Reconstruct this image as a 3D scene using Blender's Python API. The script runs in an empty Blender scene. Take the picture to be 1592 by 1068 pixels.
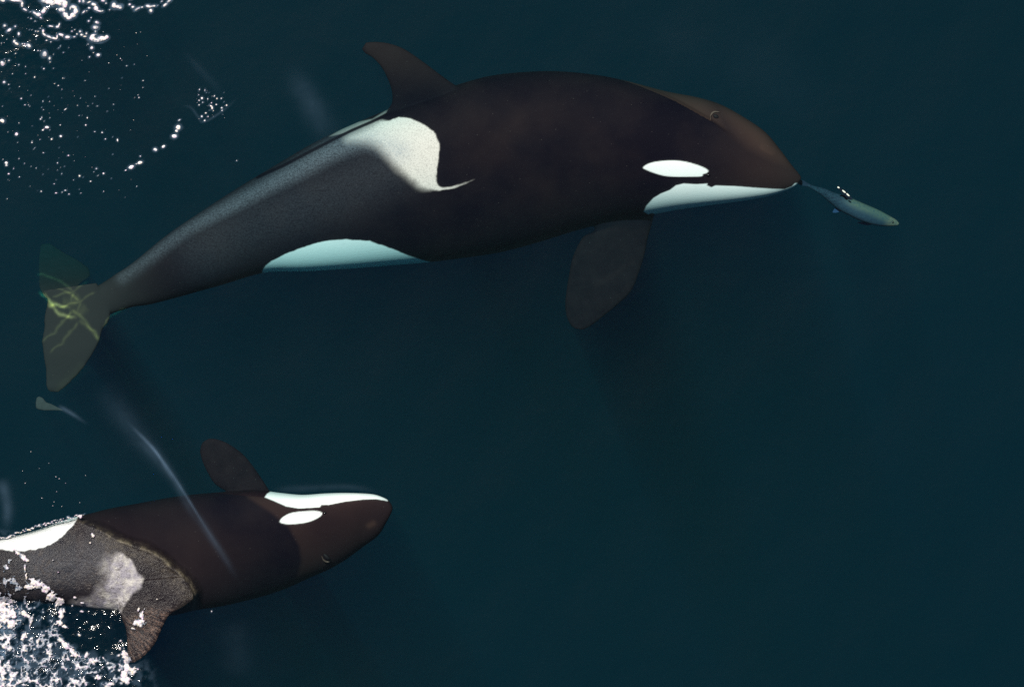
import bpy, math
import numpy as np

# ------------------------------------------------------------------ camera, world, sun, exposure
sc = bpy.context.scene
SX, SY = 796.0, 534.0          # centre of the traced photograph
S = 0.0048                     # metres per photo pixel at the water line
H = 40.0                       # drone height over the water
cam_d = bpy.data.cameras.new("camera")
cam = bpy.data.objects.new("camera", cam_d)
sc.collection.objects.link(cam)
sc.camera = cam
cam.location = (0, 0, H)
cam.rotation_euler = (0, 0, 0)
cam_d.sensor_width = 36.0
cam_d.lens = 36.0 * H / (1592 * S)
cam_d.clip_start = 0.5
cam_d.clip_end = 3000

SUN_EL = math.radians(67)
SUN_DIR = np.array([-0.42, 0.91, 0.0]); SUN_DIR /= np.linalg.norm(SUN_DIR)   # towards the sun, on the ground plane
world = bpy.data.worlds.new("World")
sc.world = world
world.use_nodes = True
wn = world.node_tree.nodes; wl = world.node_tree.links
sky = wn.new('ShaderNodeTexSky'); sky.sky_type = 'NISHITA'; sky.sun_disc = False
sky.sun_elevation = SUN_EL
sky.sun_rotation = math.atan2(SUN_DIR[0], SUN_DIR[1])
wl.new(sky.outputs[0], wn['Background'].inputs[0])
wn['Background'].inputs[1].default_value = 0.045
sun_d = bpy.data.lights.new("sun", 'SUN'); sun_d.energy = 5.0; sun_d.angle = math.radians(0.5)
sun_d.color = (1.0, 0.95, 0.86)
sun = bpy.data.objects.new("sun", sun_d); sc.collection.objects.link(sun)
sv = np.array([SUN_DIR[0]*math.cos(SUN_EL), SUN_DIR[1]*math.cos(SUN_EL), math.sin(SUN_EL)])
sun.rotation_euler = (math.pi/2 - SUN_EL, 0, math.atan2(SUN_DIR[0], -SUN_DIR[1]))
sun.location = tuple(sv*20)
sc.view_settings.view_transform = 'Standard'
sc.view_settings.look = 'None'
sc.view_settings.exposure = 0.28
sc.view_settings.gamma = 1.0
sc.render.engine = 'CYCLES'
sc.cycles.use_denoising = False
sc.cycles.max_bounces = 6
sc.cycles.volume_bounces = 0
sc.cycles.transparent_max_bounces = 12
sc.cycles.sample_clamp_indirect = 4.0
sc.cycles.use_adaptive_sampling = False

# ------------------------------------------------------------------ helpers
def P(px, py, z):
    k = S * (H - z) / H
    return (px - SX) * k, (SY - py) * k, z

def Pinv(co):
    k = S * (H - co[:, 2]) / H
    return co[:, 0] / k + SX, SY - co[:, 1] / k

def catmull(pts, n, closed=False):
    p = np.asarray(pts, float)
    if closed:
        q = np.vstack([p[-1:], p, p[:2]])
        segs = len(p)
    else:
        q = np.vstack([2*p[:1]-p[1:2], p, 2*p[-1:]-p[-2:-1]])
        segs = len(p)-1
    out = []
    t = np.linspace(0, 1, n, endpoint=False)[:, None]
    for i in range(segs):
        a, b, c, d = q[i], q[i+1], q[i+2], q[i+3]
        out.append(0.5*((2*b) + (-a+c)*t + (2*a-5*b+4*c-d)*t*t + (-a+3*b-3*c+d)*t**3))
    r = np.vstack(out)
    if not closed:
        r = np.vstack([r, p[-1:]])
    return r

def sdist(px, py, poly):
    """signed distance in photo pixels, positive inside"""
    poly = np.asarray(poly, float)
    d2 = np.full(px.shape, 1e12)
    inside = np.zeros(px.shape, bool)
    n = len(poly)
    for i in range(n):
        x0, y0 = poly[i]; x1, y1 = poly[(i+1) % n]
        ex, ey = x1-x0, y1-y0
        L = ex*ex+ey*ey+1e-9
        t = np.clip(((px-x0)*ex+(py-y0)*ey)/L, 0, 1)
        dx = px-x0-t*ex; dy = py-y0-t*ey
        d2 = np.minimum(d2, dx*dx+dy*dy)
        c = ((y0 > py) != (y1 > py))
        with np.errstate(divide='ignore', invalid='ignore'):
            xi = (x1-x0)*(py-y0)/(y1-y0+1e-12)+x0
        inside ^= (c & (px < xi))
    d = np.sqrt(d2)
    return np.where(inside, d, -d)

def ldist(px, py, line):
    line = np.asarray(line, float)
    d2 = np.full(px.shape, 1e12); tt = np.zeros(px.shape)
    seg = np.hypot(*(line[1:]-line[:-1]).T); cum = np.concatenate([[0], np.cumsum(seg)]); tot = cum[-1]
    for i in range(len(line)-1):
        x0, y0 = line[i]; x1, y1 = line[i+1]
        ex, ey = x1-x0, y1-y0
        L = ex*ex+ey*ey+1e-9
        t = np.clip(((px-x0)*ex+(py-y0)*ey)/L, 0, 1)
        dx = px-x0-t*ex; dy = py-y0-t*ey
        q = dx*dx+dy*dy
        m = q < d2
        d2 = np.where(m, q, d2); tt = np.where(m, (cum[i]+t*seg[i])/tot, tt)
    return np.sqrt(d2), tt

def sstep(x, a, b):
    t = np.clip((x-a)/(b-a), 0, 1)
    return t*t*(3-2*t)

_rng = np.random.RandomState(7)
_tab = _rng.rand(256, 256)
def vnoise(x, y, sx, sy=None, off=0.0):
    sy = sy or sx
    u = x/sx + off*13.7 + 1000; v = y/sy + off*7.3 + 1000
    iu = np.floor(u).astype(int); iv = np.floor(v).astype(int)
    fu = u-iu; fv = v-iv
    fu = fu*fu*(3-2*fu); fv = fv*fv*(3-2*fv)
    g = lambda a, b: _tab[a % 256, b % 256]
    return (g(iu, iv)*(1-fu)+g(iu+1, iv)*fu)*(1-fv) + (g(iu, iv+1)*(1-fu)+g(iu+1, iv+1)*fu)*fv
def fbm(x, y, s, o=4, off=0.0):
    r = 0; a = 0.5; t = 0
    for k in range(o):
        r = r + a*vnoise(x, y, s/(2**k), off=off+k*1.7); t += a; a *= 0.55
    return r/t

def new_mesh(name, verts, faces, mat=None, smooth=True):
    me = bpy.data.meshes.new(name)
    verts = np.asarray(verts, np.float32)
    if isinstance(faces, np.ndarray):
        k = faces.shape[1]; nf = len(faces)
        me.vertices.add(len(verts)); me.vertices.foreach_set('co', verts.ravel())
        me.loops.add(nf*k); me.polygons.add(nf)
        me.polygons.foreach_set('loop_start', np.arange(0, nf*k, k, dtype=np.int32))
        me.loops.foreach_set('vertex_index', faces.astype(np.int32).ravel())
        me.update(calc_edges=True); me.validate()
    else:
        me.from_pydata([tuple(map(float, v)) for v in verts], [], faces)
        me.update()
    if mat: me.materials.append(mat)
    if smooth:
        me.polygons.foreach_set('use_smooth', np.ones(len(me.polygons), bool))
    return me

def link(name, me, parent=None):
    o = bpy.data.objects.new(name, me)
    sc.collection.objects.link(o)
    if parent: o.parent = parent
    return o

def tag(o, label=None, cat=None, group=None, kind=None):
    if label: o['label'] = label
    if cat: o['category'] = cat
    if group: o['group'] = group
    if kind: o['kind'] = kind
    return o

def attr(me, name, val):
    a = me.attributes.get(name) or me.attributes.new(name, 'FLOAT', 'POINT')
    a.data.foreach_set('value', np.asarray(val, np.float32))

def loft(st, m=48, n=12, sharp=0.62, roll=None, rise=None):
    """closed tube through stations (ax, ay, bx, by, z, half thickness): edge A to edge B"""
    q = catmull(st, n)
    q[:, 5] = np.maximum(q[:, 5], 0.004)
    t = np.linspace(0, 2*np.pi, m, endpoint=False)
    u = np.cos(t); w = np.sign(np.sin(t))*np.abs(np.sin(t))**sharp
    V = []
    for r in q:
        mx, my = (r[0]+r[2])/2, (r[1]+r[3])/2
        hx, hy = (r[0]-r[2])/2, (r[1]-r[3])/2
        z = r[4]+r[5]*w
        if roll is not None: z = z + (u-0.35)*np.interp(mx, roll[0], roll[1])
        if rise is not None: z = z + np.interp(mx, rise[0], rise[1])
        x, y, zz = P(mx+u*hx, my+u*hy, z)
        V.append(np.stack([x, y, zz], 1))
    N = len(q)
    V = np.vstack(V + [V[0].mean(0)[None], V[-1].mean(0)[None]])
    F = []
    for i in range(N-1):
        for j in range(m):
            j2 = (j+1) % m
            F.append((i*m+j, i*m+j2, (i+1)*m+j2, (i+1)*m+j))
    c0, c1 = N*m, N*m+1
    for j in range(m):
        j2 = (j+1) % m
        F.append((c0, j2, j)); F.append((c1, (N-1)*m+j, (N-1)*m+j2))
    return V, F

def fuse(name, lofts, voxel, smooth_it=4):
    """join several lofts and grow them into one continuous skin"""
    V = []; F = []; off = 0
    for v, f in lofts:
        V.append(v); F += [tuple(i+off for i in g) for g in f]; off += len(v)
    me = new_mesh(name+'_raw', np.vstack(V), F)
    import bmesh
    bm = bmesh.new(); bm.from_mesh(me)
    bmesh.ops.recalc_face_normals(bm, faces=bm.faces[:])
    bm.to_mesh(me); bm.free()
    o = bpy.data.objects.new(name+'_raw', me); sc.collection.objects.link(o)
    r = o.modifiers.new('r', 'REMESH'); r.mode = 'VOXEL'; r.voxel_size = voxel; r.adaptivity = 0
    s = o.modifiers.new('s', 'SMOOTH'); s.factor = 0.5; s.iterations = smooth_it
    dg = bpy.context.evaluated_depsgraph_get(); dg.update()
    out = bpy.data.meshes.new_from_object(o.evaluated_get(dg))
    bpy.data.objects.remove(o); bpy.data.meshes.remove(me)
    out.name = name
    out.polygons.foreach_set('use_smooth', np.ones(len(out.polygons), bool))
    return out

def co_of(me):
    c = np.empty(len(me.vertices)*3, np.float32); me.vertices.foreach_get('co', c)
    return c.reshape(-1, 3).astype(float)

# ------------------------------------------------------------------ materials
def mat_new(name):
    m = bpy.data.materials.new(name); m.use_nodes = True
    m.node_tree.nodes.clear()
    return m, m.node_tree.nodes, m.node_tree.links

def N_attr(n, name):
    a = n.new('ShaderNodeAttribute'); a.attribute_name = name; a.attribute_type = 'GEOMETRY'
    return a.outputs['Fac']
def N_math(n, l, op, a, b=None, c=None, clamp=False):
    m = n.new('ShaderNodeMath'); m.operation = op; m.use_clamp = clamp
    for i, v in enumerate((a, b, c)):
        if v is None: continue
        if isinstance(v, (int, float)): m.inputs[i].default_value = v
        else: l.new(v, m.inputs[i])
    return m.outputs[0]
def N_mix(n, l, f, a, b, mode='MIX'):
    m = n.new('ShaderNodeMix'); m.data_type = 'RGBA'; m.blend_type = mode
    for s, v in ((m.inputs[0], f), (m.inputs[6], a), (m.inputs[7], b)):
        if isinstance(v, (int, float)): s.default_value = v
        elif isinstance(v, tuple): s.default_value = (*v, 1)
        else: l.new(v, s)
    return m.outputs[2]
def N_noise(n, l, scale, detail=3, rough=0.6, vec=None):
    t = n.new('ShaderNodeTexNoise'); t.inputs['Scale'].default_value = scale
    t.inputs['Detail'].default_value = detail; t.inputs['Roughness'].default_value = rough
    if vec is None:
        tc = n.new('ShaderNodeTexCoord'); vec = tc.outputs['Object']
    l.new(vec, t.inputs['Vector'])
    return t.outputs['Fac']
def N_range(n, l, v, a, b, c, d):
    m = n.new('ShaderNodeMapRange'); l.new(v, m.inputs[0])
    for i, x in enumerate((a, b, c, d)): m.inputs[i+1].default_value = x
    return m.outputs[0]

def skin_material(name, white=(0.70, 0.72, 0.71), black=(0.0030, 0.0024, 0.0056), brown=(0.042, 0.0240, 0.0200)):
    m, n, l = mat_new(name)
    out = n.new('ShaderNodeOutputMaterial'); b = n.new('ShaderNodeBsdfPrincipled')
    big = N_noise(n, l, 2.2, 4, 0.6); fine = N_noise(n, l, 90, 4, 0.75); mid = N_noise(n, l, 14, 4, 0.7)
    col = N_mix(n, l, N_range(n, l, big, 0.38, 0.70, 0, 0.55), black, (0.0125, 0.0088, 0.0105))
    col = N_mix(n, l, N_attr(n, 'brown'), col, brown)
    col = N_mix(n, l, N_attr(n, 'olive'), col, (0.0215, 0.0225, 0.0225))
    col = N_mix(n, l, N_attr(n, 'flipper'), col, N_mix(n, l, N_range(n, l, N_noise(n, l, 9, 4, 0.7), 0.35, 0.7, 0, 1), (0.0090, 0.0045, 0.0062), (0.0165, 0.0082, 0.0098)))
    # grainy grey of the saddle patch, breaking up towards its edge
    sa = N_attr(n, 'saddle')
    br = N_math(n, l, 'MULTIPLY', sa, N_range(n, l, fine, 0.38, 0.62, 0.72, 1.15), clamp=True)
    col = N_mix(n, l, br, col, N_mix(n, l, N_attr(n, 'wet'), (0.62, 0.53, 0.49), N_mix(n, l, N_range(n, l, mid, 0.4, 0.62, 0, 1), (0.30, 0.28, 0.32), (0.50, 0.475, 0.44))))
    haze = N_math(n, l, 'MULTIPLY', N_attr(n, 'mottle'), N_range(n, l, N_noise(n, l, 80, 5, 0.85), 0.38, 0.64, 0.25, 1.35), clamp=True)
    col = N_mix(n, l, haze, col, (0.20, 0.22, 0.26))
    # wet emerged skin: streaky water film
    wet = N_attr(n, 'wet')
    patchy = N_range(n, l, N_noise(n, l, 5.5, 5, 0.7), 0.40, 0.62, 0.0, 1.15)
    wv = N_math(n, l, 'MULTIPLY', N_math(n, l, 'MULTIPLY', wet, patchy), N_range(n, l, N_noise(n, l, 30, 6, 0.8), 0.46, 0.66, 0.0, 0.95), clamp=True)
    col = N_mix(n, l, wv, col, (0.050, 0.040, 0.036))
    col = N_mix(n, l, N_math(n, l, 'MULTIPLY', N_attr(n, 'fringe'), N_range(n, l, N_noise(n, l, 30, 5, 0.8), 0.36, 0.66, 0.0, 1.1), clamp=True), col, (0.17, 0.145, 0.095))
    col = N_mix(n, l, N_math(n, l, 'MULTIPLY', N_attr(n, 'grain'), N_range(n, l, N_noise(n, l, 75, 4, 0.8), 0.42, 0.62, 0.0, 1.0), clamp=True), col, (0.17, 0.11, 0.085))
    col = N_mix(n, l, N_attr(n, 'white'), col, N_mix(n, l, N_range(n, l, mid, 0.3, 0.75, 0, 0.25), white, (0.56, 0.66, 0.66)))
    # faint scratches and pale pinpricks
    vt = n.new('ShaderNodeTexVoronoi'); vt.inputs['Scale'].default_value = 16
    tc = n.new('ShaderNodeTexCoord'); l.new(tc.outputs['Object'], vt.inputs['Vector'])
    sp = N_range(n, l, vt.outputs['Distance'], 0.035, 0.06, 0.35, 0.0)
    col = N_mix(n, l, sp, col, (0.10, 0.085, 0.08))
    l.new(col, b.inputs['Base Color'])
    l.new(N_math(n, l, 'SUBTRACT', 0.62, N_math(n, l, 'MULTIPLY', wet, 0.30)), b.inputs['Roughness'])
    l.new(N_math(n, l, 'ADD', 0.012, N_math(n, l, 'MULTIPLY', wet, 0.36)), b.inputs['Specular IOR Level'])
    bp = n.new('ShaderNodeBump'); bp.inputs['Distance'].default_value = 0.012
    l.new(N_math(n, l, 'ADD', 0.10, N_math(n, l, 'MULTIPLY', wet, 0.8)), bp.inputs['Strength'])
    l.new(N_noise(n, l, 55, 5, 0.7), bp.inputs['Height'])
    l.new(bp.outputs[0], b.inputs['Normal'])
    l.new(b.outputs[0], out.inputs[0])
    return m

SKIN = skin_material('orca_skin')

def simple(name, col, rough=0.5, spec=0.2, scale=40, var=0.35):
    m, n, l = mat_new(name)
    out = n.new('ShaderNodeOutputMaterial'); b = n.new('ShaderNodeBsdfPrincipled')
    c2 = tuple(c*(1-var) for c in col)
    l.new(N_mix(n, l, N_noise(n, l, scale, 4, 0.7), c2, tuple(min(1, c*(1+var)) for c in col)), b.inputs['Base Color'])
    b.inputs['Roughness'].default_value = rough; b.inputs['Specular IOR Level'].default_value = spec
    l.new(b.outputs[0], out.inputs[0])
    return m

# ------------------------------------------------------------------ the sea: one body of water with a rippled top
def axis(lo, hi, step, far):
    c = list(np.arange(lo, hi+step/2, step)); g = step; a = lo; b = hi; L = []; R = []
    while a > -far:
        g *= 1.35; a -= g; b += g; L.insert(0, a); R.append(b)
    return np.array(L+c+R)
gx = axis(-4.0, 4.0, 0.010, 420); gy = axis(-2.72, 2.72, 0.010, 420)
X, Y = np.meshgrid(gx, gy)
PX, PY = X/S+SX, SY-Y/S
chopTL = sstep(260-PX-0.9*PY, -40, 160)*(PX > -400)*(PY > -300)
chopBL = sstep(-sdist(PX, PY, [(-200, 820), (60, 850), (130, 930), (215, 960), (230, 1090), (-200, 1120)]), 25, -5)
chop = np.clip(chopTL*0.5+chopBL, 0, 1)
Zw = 0.0025*np.sin(X*3.1+Y*1.7)+0.002*np.sin(-X*2.3+Y*4.9+1.0)+0.0012*np.sin(X*9.0-Y*6.0+2.0)
Zw = Zw + 0.0035*(fbm(PX, PY, 60, 3)-0.5)
Zw = Zw + chop*(0.020*(fbm(PX, PY, 26, 3, 3.0)-0.5) + 0.008*(fbm(PX, PY, 8, 2, 5.0)-0.5))
sheen_film = np.zeros_like(X)
def streak(pts, w0, w1, amt, ends=(0.1, 0.2), asym=0):
    global sheen_film, Zw
    c = catmull(pts, 10)
    bx = (PX > c[:, 0].min()-90) & (PX < c[:, 0].max()+90) & (PY > c[:, 1].min()-90) & (PY < c[:, 1].max()+90)
    d, t = ldist(PX[bx], PY[bx], c)
    w = w0+(w1-w0)*t
    v = amt*np.exp(-(d/w)**2)*sstep(t, 0, ends[0])*sstep(1-t, 0, ends[1])
    v *= 0.65+0.7*fbm(PX[bx], PY[bx], 14, 3, 2.0)
    sheen_film[bx] += v
    Zw[bx] += 0.0012*v/max(amt, 1e-3)
# ripple crests, their sky reflection painted as a pale blue diffuse tint
streak([(150, 590), (185, 640), (220, 685), (250, 722), (280, 762)], 20, 9, 0.016, (0.35, 0.4))
streak([(192, 650), (237, 695), (262, 735), (288, 775)], 2.0, 1.4, 0.06, (0.4, 0.5))
streak([(195, 655), (240, 700), (268, 738), (292, 775), (315, 812), (333, 840), (352, 868)], 2.0, 1.2, 0.085, (0.3, 0.5))
streak([(212, 676), (245, 710), (275, 752), (300, 800), (318, 822)], 8, 5, 0.028, (0.2, 0.4))
streak([(300, 790), (325, 830), (350, 868), (372, 905)], 6, 4, 0.03, (0.3, 0.5))
streak([(445, 95), (465, 130), (485, 165), (505, 200), (520, 235)], 15, 20, 0.020, (0.4, 0.5))
streak([(280, 75), (310, 108), (335, 135), (350, 158)], 5, 6, 0.009, (0.4, 0.4))
streak([(282, 164), (297, 168), (308, 182), (318, 190), (350, 170), (372, 150)], 1.4, 1.6, 0.035, (0.2, 0.4))
streak([(1080, 30), (1160, 90), (1240, 150), (1300, 200)], 60, 50, 0.0028, (0.4, 0.4))
streak([(1000, 20), (1050, 60), (1120, 110)], 40, 30, 0.002, (0.4, 0.4))
streak([(88, 630), (110, 642), (140, 662)], 3, 2, 0.06, (0.2, 0.6))
streak([(0, 740), (12, 790), (8, 830)], 9, 7, 0.04, (0.2, 0.4))
streak([(355, 960), (370, 1010), (360, 1060)], 22, 22, 0.006, (0.3, 0.3))
streak([(240, 875), (270, 892), (292, 915), (300, 930)], 10, 5, 0.03, (0.3, 0.3))
streak([(500, 905), (430, 760), (520, 757), (600, 770)], 3, 3, 0.0, (0.3, 0.3))
streak([(420, 762), (480, 759), (540, 757), (598, 766)], 5, 4, 0.016, (0.2, 0.3))
sheen_film += 0.0006*sstep(fbm(PX, PY, 300, 3, 9.0), 0.4, 0.75)
sheen_film += chopBL*(0.05+0.12*sstep(60-PX, 0, 60))*sstep(fbm(PX, PY, 14, 5, 4.0), 0.46, 0.66)*(1-0.95*sstep(sdist(PX, PY, [(88, 930), (160, 930), (260, 940), (260, 1030), (200, 1020), (120, 1000)]), -12, 4))
# caustic lines above the tail flukes, painted as a brighter tint in the transparent surface
caustic_tint = np.zeros_like(X)
def lens(pts, w, amt, ends=(0.08, 0.12)):  # adds one painted caustic line to the surface tint
    global caustic_tint
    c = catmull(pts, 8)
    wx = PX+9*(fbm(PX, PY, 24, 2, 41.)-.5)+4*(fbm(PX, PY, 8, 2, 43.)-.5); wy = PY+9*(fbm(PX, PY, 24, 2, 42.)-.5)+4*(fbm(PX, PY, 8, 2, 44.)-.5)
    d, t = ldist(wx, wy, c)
    caustic_tint = np.maximum(caustic_tint, amt*np.exp(-(d/w)**2)*sstep(t, 0, ends[0])*sstep(1-t, 0, ends[1])*(0.6+0.8*fbm(PX, PY, 9, 2, 6.0)))
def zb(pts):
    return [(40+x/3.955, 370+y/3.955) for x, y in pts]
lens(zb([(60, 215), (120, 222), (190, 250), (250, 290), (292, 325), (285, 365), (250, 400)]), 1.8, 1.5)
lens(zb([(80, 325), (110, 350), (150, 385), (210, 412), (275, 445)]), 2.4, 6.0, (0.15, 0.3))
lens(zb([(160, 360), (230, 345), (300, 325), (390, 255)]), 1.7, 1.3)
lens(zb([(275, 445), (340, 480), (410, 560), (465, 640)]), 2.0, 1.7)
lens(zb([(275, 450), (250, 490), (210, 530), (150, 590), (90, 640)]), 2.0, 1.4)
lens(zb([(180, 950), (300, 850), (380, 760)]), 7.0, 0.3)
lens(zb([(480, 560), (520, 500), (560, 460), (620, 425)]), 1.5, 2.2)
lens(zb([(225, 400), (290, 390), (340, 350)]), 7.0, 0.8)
ny, nx = X.shape
idx = np.arange(nx*ny).reshape(ny, nx)
far = sstep(np.maximum(np.abs(X)-4.0, np.abs(Y)-2.72), 0.0, 0.4)
Zw = Zw*(1-far)
top = np.stack([X.ravel(), Y.ravel(), Zw.ravel()], 1)
# rim and bottom
ring = np.concatenate([idx[0, :-1], idx[:-1, -1], idx[-1, :0:-1], idx[:0:-1, 0]])
DEPTH = 16.0
low = top[ring].copy(); low[:, 2] = -DEPTH
nb = len(top)
quads = np.stack([idx[:-1, :-1], idx[:-1, 1:], idx[1:, 1:], idx[1:, :-1]], -1).reshape(-1, 4)
r2 = np.roll(np.arange(len(ring)), -1)
side = np.stack([ring, nb+np.arange(len(ring)), nb+r2, ring[r2]], 1)
verts = np.vstack([top, low, [[0, 0, -DEPTH]]])
cen = nb+len(ring)
me = bpy.data.meshes.new('water')
tris = np.stack([np.full(len(ring), cen), nb+r2, nb+np.arange(len(ring))], 1)
allq = np.vstack([quads, side])
me.vertices.add(len(verts)); me.vertices.foreach_set('co', verts.astype(np.float32).ravel())
nl = allq.size+tris.size
me.loops.add(nl); me.polygons.add(len(allq)+len(tris))
me.polygons.foreach_set('loop_start', np.concatenate([np.arange(len(allq))*4, allq.size+np.arange(len(tris))*3]).astype(np.int32))
me.loops.foreach_set('vertex_index', np.concatenate([allq.ravel(), tris.ravel()]).astype(np.int32))
me.update(calc_edges=True)
me.polygons.foreach_set('use_smooth', np.concatenate([np.ones(len(quads), bool), np.zeros(len(side)+len(tris), bool)]))
pad = np.zeros(len(verts)-nb)
attr(me, 'sheen_film', np.concatenate([sheen_film.ravel(), pad]))
attr(me, 'caustic_tint', np.concatenate([caustic_tint.ravel(), pad]))
attr(me, 'chop', np.concatenate([chop.ravel(), pad]))

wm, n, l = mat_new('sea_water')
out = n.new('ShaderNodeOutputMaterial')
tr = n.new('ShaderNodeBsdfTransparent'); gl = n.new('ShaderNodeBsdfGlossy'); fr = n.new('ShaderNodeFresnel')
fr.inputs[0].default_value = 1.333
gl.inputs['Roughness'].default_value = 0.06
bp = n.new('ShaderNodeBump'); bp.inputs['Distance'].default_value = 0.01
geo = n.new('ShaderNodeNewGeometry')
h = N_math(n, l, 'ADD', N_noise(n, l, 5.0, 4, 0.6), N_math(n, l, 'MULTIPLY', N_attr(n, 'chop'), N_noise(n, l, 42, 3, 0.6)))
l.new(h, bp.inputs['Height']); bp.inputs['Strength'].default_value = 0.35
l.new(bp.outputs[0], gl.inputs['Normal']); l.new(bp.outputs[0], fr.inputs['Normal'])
fo = N_attr(n, 'caustic_tint')
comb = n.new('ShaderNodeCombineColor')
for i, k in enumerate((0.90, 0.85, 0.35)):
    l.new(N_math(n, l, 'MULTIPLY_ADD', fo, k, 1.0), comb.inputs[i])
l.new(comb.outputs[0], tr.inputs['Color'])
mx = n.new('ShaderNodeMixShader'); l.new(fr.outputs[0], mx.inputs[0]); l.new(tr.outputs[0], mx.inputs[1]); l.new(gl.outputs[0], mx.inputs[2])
df = n.new('ShaderNodeBsdfDiffuse'); df.inputs[0].default_value = (0.32, 0.50, 0.74, 1)  # blue diffuse: painted sky sheen on the streaks, bubble film near the froth
mx2 = n.new('ShaderNodeMixShader'); l.new(N_attr(n, 'sheen_film'), mx2.inputs[0]); l.new(mx.outputs[0], mx2.inputs[1]); l.new(df.outputs[0], mx2.inputs[2])
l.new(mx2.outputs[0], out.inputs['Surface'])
vs = n.new('ShaderNodeVolumeScatter'); va = n.new('ShaderNodeVolumeAbsorption'); ad = n.new('ShaderNodeAddShader')
VOLS = (0.0055, 0.0155, 0.0162)
vs.inputs['Color'].default_value = (*[v/0.1 for v in VOLS], 1); vs.inputs['Density'].default_value = 0.1
vs.inputs['Anisotropy'].default_value = 0.0
va.inputs['Color'].default_value = (0.10, 0.84, 0.905, 1); va.inputs['Density'].default_value = 1.15
l.new(vs.outputs[0], ad.inputs[0]); l.new(va.outputs[0], ad.inputs[1]); l.new(ad.outputs[0], out.inputs['Volume'])
me.materials.append(wm)
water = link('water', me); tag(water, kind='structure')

sb, n, l = mat_new('deep_bottom')
out = n.new('ShaderNodeOutputMaterial'); b = n.new('ShaderNodeBsdfDiffuse')
l.new(N_mix(n, l, N_noise(n, l, 0.05, 4), (0.004, 0.008, 0.010), (0.010, 0.014, 0.016)), b.inputs[0]); l.new(b.outputs[0], out.inputs[0])
R = 460.0
seabed = link('seabed', new_mesh('seabed', [(-R, -R, -DEPTH-.2), (R, -R, -DEPTH-.2), (R, R, -DEPTH-.2), (-R, R, -DEPTH-.2)], [(0, 1, 2, 3)], sb, False))
tag(seabed, kind='structure')

# ------------------------------------------------------------------ animals
def finish_parts(root, eye, eyer, blow, bz):
    V = []; F = []
    def blob(c, r, nm, mat, tilt=0):
        a = np.linspace(0, 2*np.pi, 24, endpoint=False); V = []; F = []
        phis = np.linspace(-np.pi/2, np.pi/2, 13)
        for p in phis:
            for t in a:
                V.append((c[0]+r[0]*np.cos(p)*np.cos(t)*math.cos(tilt)-r[1]*np.cos(p)*np.sin(t)*math.sin(tilt),
                          c[1]+r[0]*np.cos(p)*np.cos(t)*math.sin(tilt)+r[1]*np.cos(p)*np.sin(t)*math.cos(tilt),
                          c[2]+r[2]*np.sin(p)))
        for i in range(12):
            for j in range(24):
                F.append((i*24+j, i*24+(j+1) % 24, (i+1)*24+(j+1) % 24, (i+1)*24+j))
        return link(nm, new_mesh(nm, V, F, mat), root)
    return blob

def surf_z(me, px, py):
    """highest skin point under a photo pixel"""
    c = co_of(me); x, y = Pinv(c)
    m = (np.hypot(x-px, y-py) < 4)
    return c[m, 2].max() if m.any() else -0.3

def poly(p, n=6):
    return catmull(p, n, closed=True)

# ---- large orca
A = [ # dorsal edge, belly edge, centre height, half thickness
 (112, 464, 118, 476, -.24, .03), (127, 457, 150, 492, -.25, .05), (156, 442, 184, 484, -.28, .075), (181, 425.6, 207, 477, -.31, .10),
 (207, 408, 235, 473, -.34, .13), (260, 365, 288, 459, -.39, .18), (310, 331, 345, 443, -.45, .245),
 (370, 292, 412, 424, -.53, .32), (430, 256, 475, 422, -.56, .38), (490, 221, 540, 418, -.58, .43), (550, 193, 605, 413, -.61, .48),
 (605, 170, 665, 408, -.63, .52), (660, 150, 722, 401, -.65, .56), (715, 131, 775, 393, -.66, .58), (770, 117, 830, 379, -.66, .585),
 (850, 111, 895, 359, -.65, .58), (920, 116, 955, 344, -.63, .56), (978, 127, 1008, 335, -.60, .52), (1037, 142, 1050, 327, -.57, .46),
 (1084, 151, 1095, 320.5, -.53, .39), (1119, 162, 1130, 316, -.50, .34), (1154, 181, 1165, 311, -.47, .28), (1189, 205, 1196, 305, -.44, .21),
 (1213, 233, 1217, 298.5, -.42, .14), (1231, 257, 1232, 292, -.40, .08), (1241, 269, 1239, 287, -.39, .045), (1246, 276, 1243, 283, -.395, .035)]
fin = [(748, 175, 618, 205, -.42, .09), (742, 148, 601, 178, -.37, .062), (711, 134.5, 609, 161, -.35, .055), (684, 116, 609.5, 145, -.33, .048),
 (656, 95, 604, 126, -.31, .042), (629, 77, 593, 105, -.29, .036), (606.5, 68.5, 579, 90, -.28, .03), (584.5, 65.5, 568, 83.5, -.27, .024), (569, 66.5, 562.5, 77, -.27, .014)]
flip = [(1020, 322, 900, 332, -.56, .09), (1012.7, 351, 925, 356, -.56, .07), (1007, 371.8, 906, 369, -.55, .055), (1002, 396.5, 891, 398, -.54, .045),
 (994, 423, 885, 424, -.53, .04), (981.8, 452, 880.5, 452, -.52, .036), (961, 473, 878.5, 473, -.52, .032), (936.5, 493, 880.5, 491, -.52, .026), (918, 507, 887, 505, -.52, .018), (905, 513, 894, 511, -.52, .01)]
lobeL = [(66, 452, 150, 440, -.23, .03), (74, 467, 170, 470, -.23, .035), (70, 489, 170, 497, -.23, .034), (67.8, 514, 160, 511, -.23, .03), (64.8, 532, 155, 528, -.23, .027),
 (67.8, 552, 148, 543, -.23, .024), (70.5, 570, 131, 570, -.24, .02), (72, 590, 114, 589, -.25, .016), (72.6, 603, 103, 600, -.25, .012), (76, 609.5, 91, 609.5, -.26, .007)]
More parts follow.
